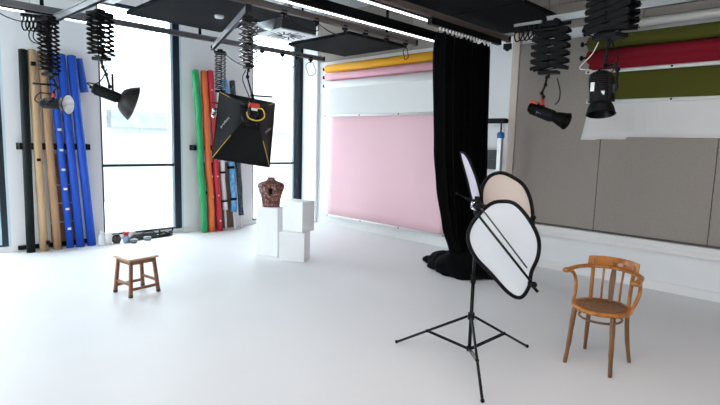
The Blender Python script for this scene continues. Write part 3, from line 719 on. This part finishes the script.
# ------------------------------------------------------------ reflector stand
S0 = Vector((3.13, 1.91, 0))
ST = thing('light_stand', S0, 'black three-legged light stand holding the reflectors', 'light stand')
MB().cyl((0, 0, .09), (0, 0, .62), .0135).build('lower_tube', 'blackgloss', ST)
MB().cyl((0, 0, .60), (0, 0, 1.21), .011).build('upper_tube', 'blackgloss', ST)
MB().cyl((0, 0, .60), (0, 0, .66), .019).cyl((0, 0, .63), (.04, -.02, .63), .008).build('height_clamp', 'black', ST)
MB().cyl((0, 0, .325), (0, 0, .375), .024).build('hub', 'black', ST)
MB().cyl((0, 0, .085), (0, 0, .115), .022).build('brace_collar', 'black', ST)
for fx, fy in ((2.985, 2.49), (3.69, 1.74), (2.665, 1.51)):
    f = Vector((fx, fy, 0))-S0; f = f.normalized()*.60; d = f.normalized()
    lg = MB().tube([d*.025+Vector((0, 0, .345)), f+Vector((0, 0, .012))], .010, 10).build('leg', 'blackgloss', ST)
    MB().ell(f+Vector((0, 0, .014)), (.014, .014, .014), 10).build('rubber_foot', 'blackrubber', lg)
    mid = d*.025*.45+f*.55+Vector((0, 0, .345*.45+.012*.55))
    s_ = Vector((-d.y, d.x, 0))*.009
    MB().bar(d*.02+Vector((0, 0, .10))+s_, mid+s_, .005, .012).bar(d*.02+Vector((0, 0, .10))-s_, mid-s_, .005, .012).build('brace', 'blackgloss', ST)
    MB().ell(mid, (.014, .014, .014), 10).build('leg_joint', 'black', ST)
# head of clamps
hd = MB(); K = Vector((-.06, -.04, 1.17))
hd.cyl((0, 0, 1.14), (0, 0, 1.235), .022).ell((-.03, -.02, 1.18), (.04, .04, .032), 12).ell(K+Vector((-.03, -.03, .0)), (.032, .03, .03), 12)
hd.cyl((0, 0, 1.19), (-.09, .04, 1.225), .009).cyl((-.09, .04, 1.225), (-.15, .07, 1.255), .004).ell((-.155, .075, 1.257), (.009, .009, .009), 8).ell((-.07, -.05, 1.135), (.03, .03, .035), 12).cyl((-.08, -.01, 1.22), (-.06, -.07, 1.12), .011)
hd.cyl((-.03, -.02, 1.17), (.05, -.08, 1.17), .014).ell((.055, -.085, 1.17), (.025, .025, .025), 10)
hd.build('clamp_head', 'black', ST)
MB().cyl((-.085, -.01, 1.165), (-.09, -.02, 1.21), .011).cyl((-.10, -.06, 1.15), (-.11, -.02, 1.165), .008).build('chrome_joint', 'chrome', ST)
def rod(a, b_, r, m_, nm='crossbar'):
    a, b_ = Vector(a)-S0, Vector(b_)-S0; return MB().cyl(a, b_, r, n=10).build(nm, m_, ST)
rod((2.952, 1.790, 1.130), (3.093, 1.446, .71), .0085, 'blackgloss')
rod((2.963, 1.738, 1.144), (3.077, 1.479, .807), .0055, 'casing')
rod((2.963, 1.738, 1.144), (2.975, 1.785, 1.175), .0055, 'casing')
MB().ell(Vector((3.078, 1.425, .705))-S0, (.022, .022, .022), 10).cyl(Vector((3.07, 1.46, .72))-S0, Vector((3.09, 1.40, .66))-S0, .010).build('rod_clip', 'black', ST)
def reflector(P0, n, ux, vx, pts, m_, label, r=.0125, back='refl_white'):
    t = thing('reflector_panel', P0, label, 'reflector'); n, ux, vx = Vector(n), Vector(ux), Vector(vx)
    L = [ux*a+vx*b_ for a, b_ in pts]; L = smooth(L, 6, True)
    MB().tube(L, r, 8, closed=True).build('hoop', 'black', t)
    c = sum(L, Vector())/len(L); q = MB(); k = len(L)
    vs = [c+n*.002]+[p+n*.002 for p in L]+[c-n*.002]+[p-n*.002 for p in L]
    fs = [(0, 1+i, 1+(i+1) % k) for i in range(k)]+[(k+1, k+2+(i+1) % k, k+2+i) for i in range(k)]
    q.add(vs, fs, False).build('fabric', m_, t)
    return t
reflector((3.081, 1.662, .895), (-.884, -.452, .121), (.455, -.89, 0), (.107, .055, .993),
    [(-.03, .33), (.059, .318), (.153, .223), (.221, .1), (.227, -.02), (.192, -.131), (.181, -.233), (.133, -.308), (.053, -.284), (-.07, -.167), (-.178, -.065), (-.234, .043), (-.227, .14), (-.168, .237), (-.1, .308)],
    'refl_white', 'white rounded reflector at the front of the stand, crossed by a black rod', .0135)
R_ = reflector((3.285, 1.762, 1.179), (-.823, -.566, .051), (.567, -.824, 0), (.042, .029, .999),
    [(-.18, .047), (-.177, .119), (-.146, .184), (-.099, .221), (-.037, .227), (.032, .199), (.102, .151), (.147, .076), (.173, -.013), (.184, -.098), (.182, -.185), (.132, -.267), (.023, -.288), (-.093, -.23), (-.163, -.102)],
    'refl_beige', 'beige rounded reflector standing up behind the white one', .0135)
MB().ell((.10, -.155, -.08), (.018, .022, .02), 10).build('rod_clip', 'black', R_)
reflector((3.136, 1.968, 1.335), (-.836, .43, -.341), (-.458, -.889, 0), (-.303, .156, .94),
    [(-.046, .22), (.007, .213), (.046, .157), (.076, .026), (.073, -.123), (.055, -.202), (-.007, -.219), (-.058, -.141), (-.052, .015), (-.056, .165)],
    'refl_lilac', 'narrow reflector seen almost edge-on above the clamp head', .009)

# ------------------------------------------------------------ bentwood armchair
CH = thing('bentwood_armchair', (3.85, 1.250, 0), 'brown bentwood armchair with a round patterned seat', 'chair', rz=math.radians(-1))
ZS = .438
MB().lathe([(0, ZS-.03), (.18, ZS-.032), (.200, ZS-.026), (.206, ZS-.008), (.200, ZS+.004), (.184, ZS+.006), (.174, ZS+.001)], n=44).build('seat_ring', 'chairwood', CH)
MB().lathe([(0, ZS-.012), (.06, ZS-.009), (.13, ZS-.005), (.177, ZS+.002), (.177, ZS-.02), (0, ZS-.02)], n=44).build('seat', 'seatpress', CH)
for sy in (-1, 1):   # front legs: tapered, curving out
    MB().tube(smooth([(-.150, sy*.135, ZS-.02), (-.160, sy*.143, .30), (-.172, sy*.150, .15), (-.190, sy*.162, 0)], 5), [.0185]*6+[.017]*5+[.0145]*4+[.013], 14).build('leg', 'chairleg', CH)
    # rear leg and back post in one bent piece
    lg = MB().tube(smooth([(.190, sy*.165, 0), (.158, sy*.150, .16), (.142, sy*.140, .32), (.145, sy*.140, ZS)], 5), [.013, .0135, .014, .0145, .015]+[.0165]*11, 14).build('leg', 'chairleg', CH)
    MB().tube(smooth([(.148, sy*.138, ZS-.03), (.155, sy*.140, .54), (.172, sy*.145, .67), (.185, sy*.150, .745)], 5), .014, 12, flat=1.25).build('back_post', 'chairwood', CH)
    MB().tube(smooth([(.165, sy*.066, ZS-.01), (.176, sy*.068, .58), (.200, sy*.072, .73)], 5), .0085, 10).build('spindle', 'chairwood', CH)
    # arm support: curls from the arm down to the seat side
    MB().tube(smooth([(-.03, sy*.245, .672), (.03, sy*.238, .640), (.065, sy*.228, .575), (.04, sy*.214, .50), (-.03, sy*.198, ZS-.005)], 6), [.015]*6+[.013]*14+[.0125]*5, 12).build('arm_support', 'chairwood', CH)
sl = smooth([(.170, 0, ZS-.005), (.180, 0, .56), (.195, 0, .66), (.208, 0, .735)], 6); q = MB()
ws = [.030, .031, .033, .035, .037, .039, .040, .041, .042, .042, .040, .037, .034, .031, .028, .027, .026, .026, .026]
vs = []; fs = []
for p, w in zip(sl, ws):
    for dx in (-.005, .005): vs += [p+Vector((dx, -w/2, 0)), p+Vector((dx, w/2, 0))]
for i in range(len(sl)-1):
    a = i*4; b4 = a+4; fs += [(a, a+1, b4+1, b4), (a+2, b4+2, b4+3, a+3), (a, b4, b4+2, a+2), (a+1, a+3, b4+3, b4+1)]
fs += [(0, 2, 3, 1), (len(vs)-4, len(vs)-3, len(vs)-1, len(vs)-2)]
q.add(vs, fs).build('back_splat', 'chairleg', CH)
# bowed arm rail
arm = smooth([(-.095, -.238, .672), (-.05, -.240, .674), (.03, -.232, .678), (.11, -.210, .684), (.172, -.13, .692), (.200, 0, .697), (.172, .13, .692), (.11, .210, .684), (.03, .242, .678), (-.05, .25, .674), (-.095, .25, .672)], 6)
rs = []
for i in range(len(arm)):
    k = min(i, len(arm)-1-i)/(len(arm)/2); rs.append(.023 if k > .30 else .021+.009*math.sin(PI*min(k/.30, 1)) if k > .02 else .012)
MB().tube(arm, rs, 14, flat=.62, hint=(0, 0, 1)).build('arm_rail', 'chairwood', CH)
# crest rail: tall curved board above the arm bow
cr_ = []; vs = []; fs = []; n = 20
for i in range(n+1):
    a = -1+2*i/n; y = .182*a; x = .212-.055*a*a
    top = .775-.010*abs(a)**3; bot = .690
    vs += [(x-.011, y, bot), (x-.008+.012, y, top), (x+.014+.010, y, top-.004), (x+.011, y, bot)]
for i in range(n):
    a = i*4; b4 = a+4
    for k in range(4): fs.append((a+k, a+(k+1) % 4, b4+(k+1) % 4, b4+k))
fs += [(3, 2, 1, 0), (n*4, n*4+1, n*4+2, n*4+3)]
MB().add(vs, fs, True).build('crest_rail', 'chairwood', CH, .004)
rg = [(.150*math.cos(a)*1.0-.008, .145*math.sin(a), .355+.0*a) for a in [i*2*PI/36 for i in range(36)]]
MB().tube(rg, .0085, 10, closed=True).build('stretcher_ring', 'chairleg', CH)

# ------------------------------------------------------------ stool
SO = thing('wooden_stool', (1.98, 5.165, 0), 'small brown wooden stool with a shiny rectangular top', 'stool', rz=math.radians(8))
MB().bb((-.158, -.158, .366), (.158, .158, .386)).build('seat', 'stooltop', SO, .004)
for sx in (-1, 1):
    for sy in (-1, 1):
        lg = MB().bar((sx*.122, sy*.120, .366), (sx*.150, sy*.150, .0), .031, .031, (0, 1, 0)).build('leg', 'stoolwood', SO, .003)
        MB().bar((sx*.1478, sy*.1478, .028), (sx*.1502, sy*.1502, .001), .0325, .0325, (0, 1, 0)).build('leg_tip', 'stoolfoot', lg)
for s in (-1, 1):
    MB().bb((-.122, s*.121-.008, .322), (.122, s*.121+.008, .366)).build('apron', 'stoolwood', SO)
    MB().bb((s*.123-.008, -.12, .322), (s*.123+.008, .12, .366)).build('apron', 'stoolwood', SO)
    MB().bb((-.142, s*.142-.008, .065), (.142, s*.142+.008, .092)).build('stretcher', 'stoolwood', SO)
    MB().bb((s*.139-.008, -.138, .115), (s*.139+.008, .138, .142)).build('stretcher', 'stoolwood', SO)

# ------------------------------------------------------------ pedestals and torso
def pedestal(c, size, rz, label, z=0):
    t = MB().bb((-size[0]/2, -size[1]/2, 0), (size[0]/2, size[1]/2, size[2])).build('display_plinth', 'plinth', None, .004)
    t.location = (c[0], c[1], z); t.rotation_euler = (0, 0, math.radians(rz)); return tag(t, label, 'plinth', 'white display plinths')
pedestal((4.07, 5.75), (.27, .33, .675), 26, 'tall white plinth carrying the brown torso')
pedestal((4.135, 5.30), (.30, .345, .385), 36, 'low white plinth on the floor beneath another white block')
pedestal((4.225, 5.345), (.25, .36, .405), 10, 'white block on top of the low plinth', .386)
TO = thing('torso_sculpture', (4.06, 5.75, .676), 'brown mottled armless torso with a hole in the chest', 'sculpture', rz=math.radians(-40))
secs = [(0, .122, .085), (.03, .124, .088), (.08, .130, .090), (.14, .142, .092), (.19, .156, .094), (.24, .172, .092), (.275, .182, .086), (.305, .180, .076), (.328, .160, .068), (.345, .118, .060), (.358, .076, .052), (.372, .054, .046), (.395, .050, .044), (.405, .052, .046)]
n = 72; vs = []; fs = []
pr = []
for a_, b_ in zip(secs, secs[1:]):
    for k in range(4): tt = k/4; pr.append([a_[i]+(b_[i]-a_[i])*tt for i in range(3)])
pr.append(list(secs[-1])); pr += [[.405, .038, .034], [.37, .034, .030], [.36, .001, .001]]
hole = []
for i, (z, rx, ry) in enumerate(pr):
    for k in range(n):
        a = 2*PI*k/n
        ca, sa = math.cos(a), math.sin(a)
        x = rx*math.copysign(abs(ca)**.85, ca); y = ry*math.copysign(abs(sa)**.85, sa)
        if i < len(pr)-3: 
            y += .006*math.sin(9*a+z*40)
            if sa < 0: y -= .014*math.exp(-((z-.23)/.05)**2)*(math.exp(-((abs(x)-.07)/.04)**2))
            dd = math.hypot((x-.0)/.034, (z-.215)/.056)
            if sa < 0 and dd < 1: y += .075*(1-dd**4)
        vs.append((x, y, z))
for i in range(len(pr)-1):
    for k in range(n): fs.append((i*n+k, i*n+(k+1) % n, (i+1)*n+(k+1) % n, (i+1)*n+k))
fs.append(tuple(range(n))[::-1])
o = MB().add(vs, fs, True).build('body', 'torso', TO)
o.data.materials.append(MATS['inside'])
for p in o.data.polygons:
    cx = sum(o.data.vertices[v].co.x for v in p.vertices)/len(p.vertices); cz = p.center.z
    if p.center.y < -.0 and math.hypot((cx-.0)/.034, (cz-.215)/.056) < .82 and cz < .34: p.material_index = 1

# ------------------------------------------------------------ small things under the first window
def lat(name, loc, prof, m_, label, cat, n=20):
    o = MB().lathe(prof, n=n).build(name, m_); o.location = loc; return tag(o, label, cat)
t = thing('white_bottle', (2.50, 7.80, 0), 'white plastic bottle standing nearest the blue paper rolls', 'bottle')
MB().lathe([(0, 0), (.045, 0), (.048, .01), (.048, .11), (.03, .15), (.016, .16)]).build('body', 'whiteplastic', t); MB().cyl((0, 0, .155), (0, 0, .20), .016).build('cap', 'diffuser', t)
t = thing('white_tub', (2.59, 7.77, 0), 'white lidded tub between the white bottle and the brown jar', 'tub')
MB().lathe([(0, 0), (.043, 0), (.050, .15), (0, .15)]).build('body', 'whiteplastic', t); MB().lathe([(0, .15), (.055, .15), (.055, .17), (0, .17)]).build('lid', 'diffuser', t)
t = thing('brown_jar', (2.70, 7.77, 0), 'dark brown round jar beside the white tub', 'jar')
MB().lathe([(0, 0), (.045, 0), (.06, .03), (.062, .08), (.05, .11), (.035, .12)]).build('body', 'jarbrown', t); MB().cyl((0, 0, .115), (0, 0, .135), .042).build('lid', 'black', t)
t = thing('blue_cup', (2.83, 7.74, 0), 'light blue cup holding red tools in front of the first window', 'cup')
MB().lathe([(0, 0), (.04, 0), (.052, .10), (.046, .10), (.036, .01), (0, .01)]).build('body', 'cupblue', t)
t = thing('red_clamp', (2.83, 7.74, .02), 'red spring clamp sticking up out of the light blue cup', 'clamp')
q = MB(); q.bar((0, 0, 0), (-.03, .01, .16), .02, .012).bar((-.03, .01, .16), (-.09, .02, .22), .018, .012).bar((0, 0, .05), (.03, 0, .13), .03, .02).ell((.0, 0, .115), (.045, .02, .025), 12); q.build('handles', 'redplastic', t)
lat('grey_dish', (2.91, 7.66, 0), [(0, 0), (.04, 0), (.062, .035), (.058, .05), (.03, .055), (0, .055)], 'greystone', 'grey lidded dish on the floor right of the light blue cup', 'dish')
lat('grey_dish', (3.14, 7.72, 0), [(0, 0), (.04, 0), (.06, .03), (.058, .05), (.0, .058)], 'greystone', 'second grey dish further right, before the black gear', 'dish')
lat('white_canister', (3.02, 8.0, 0), [(0, 0), (.045, 0), (.045, .10), (.04, .12), (0, .12)], 'whiteplastic', 'small white canister against the sill behind the black gear', 'canister')
t = thing('folded_stand', (3.0, 7.79, 0), 'folded black light stand lying on the floor before the first window', 'light stand')
for k in range(4):
    MB().cyl((-.12+.02*k, -.05+.03*k, .02+.018*(k % 2)), (.58-.02*k, .03+.02*k, .02+.014*(k % 2)), .013).build('tube', 'black', t)
MB().ell((-.10, -.01, .035), (.09, .06, .035), 14).build('hub', 'blackrubber', t)
for i, (x, y, rr) in enumerate(((3.22, 7.84, .3), (3.38, 7.84, 1.0), (3.50, 7.86, -.4), (3.60, 7.93, .6), (3.44, 7.96, .2))):
    t = thing('spring_clamp', (x, y, .002), ['black clamp lying on the folded stand, left end', 'black clamp lying mid way along the window sill', 'black clamp lying right of the middle one on the floor', 'black clamp at the right end of the sill clutter', 'black clamp tucked against the sill at the right'][i], 'clamp', 'black clamps under the first window', rr)
    q = MB(); q.bar((-.07, -.02, .03), (.05, 0, .045), .02, .02).bar((-.07, .03, .02), (.05, 0, .045), .02, .02).bar((.05, 0, .045), (.10, .01, .10 if i % 2 else .05), .02, .018).ell((0, 0, .045), (.03, .022, .03), 10); q.build('jaws', 'blackrubber', t)
    MB().cyl((-.01, -.02, .045), (-.01, .03, .045), .008).build('spring', 'chrome', t)
t = thing('equipment_bag', (3.22, 7.93, 0), 'soft black bag lying between the folded stand and the window sill', 'bag')
q = blob((0, 0, .03), (.26, .07, .045), 21, .10); q.build('body', 'blackrubber', t)
MB().tube(smooth([(-.12, -.03, .06), (-.06, -.06, .10), (.06, -.06, .10), (.12, -.03, .06)], 5), .006, 6).build('strap', 'blackrubber', t)

# ------------------------------------------------------------ light
w = bpy.data.worlds.new('World'); sc.world = w; w.use_nodes = True
bg = w.node_tree.nodes['Background']; bg.inputs[0].default_value = (.86, .94, 1.0, 1); bg.inputs[1].default_value = 10.3
for i, (a, b_) in enumerate(wins):
    l = bpy.data.lights.new('window_portal', 'AREA'); l.shape = 'RECTANGLE'; l.size = b_-a; l.size_y = ZT-.08; l.cycles.is_portal = True
    o = bpy.data.objects.new('window_portal', l); COL.objects.link(o); o.location = ((a+b_)/2, YA+.34, (ZT+.08)/2); o.rotation_euler = (PI/2, 0, 0)
    o.rotation_euler = (-PI/2, 0, 0)

for a, b_ in lw:
    l = bpy.data.lights.new('window_portal', 'AREA'); l.shape = 'RECTANGLE'; l.size = 2.8; l.size_y = b_-a; l.cycles.is_portal = True
    o = bpy.data.objects.new('window_portal', l); COL.objects.link(o); o.location = (X0-.18, (a+b_)/2, 1.9); o.rotation_euler = (0, -PI/2, 0)

# ------------------------------------------------------------ camera
F, yaw, pit, roll = 501.65, .779254509, .119944093, .0266791007
f = Vector((math.cos(yaw)*math.cos(pit), math.sin(yaw)*math.cos(pit), -math.sin(pit)))
r = Vector((math.sin(yaw), -math.cos(yaw), 0)); u = r.cross(f)
r2 = r*math.cos(roll)+u*math.sin(roll); u2 = -r*math.sin(roll)+u*math.cos(roll)
cam = bpy.data.cameras.new('camera'); co = bpy.data.objects.new('camera', cam); COL.objects.link(co)
Mc = Matrix((r2, u2, -f)).transposed().to_4x4(); Mc.translation = (0, 0, 1.6); co.matrix_world = Mc
cam.sensor_width = 36; cam.lens = F/720*36; cam.clip_start = .05
sc.camera = co
vs_ = sc.view_settings; vs_.view_transform = 'Standard'; vs_.look = 'None'; vs_.gamma = 1; vs_.use_curve_mapping = False; vs_.exposure = 0.14
sc.cycles.max_bounces = 10; sc.cycles.diffuse_bounces = 7; sc.cycles.use_denoising = True; sc.cycles.sample_clamp_indirect = 8
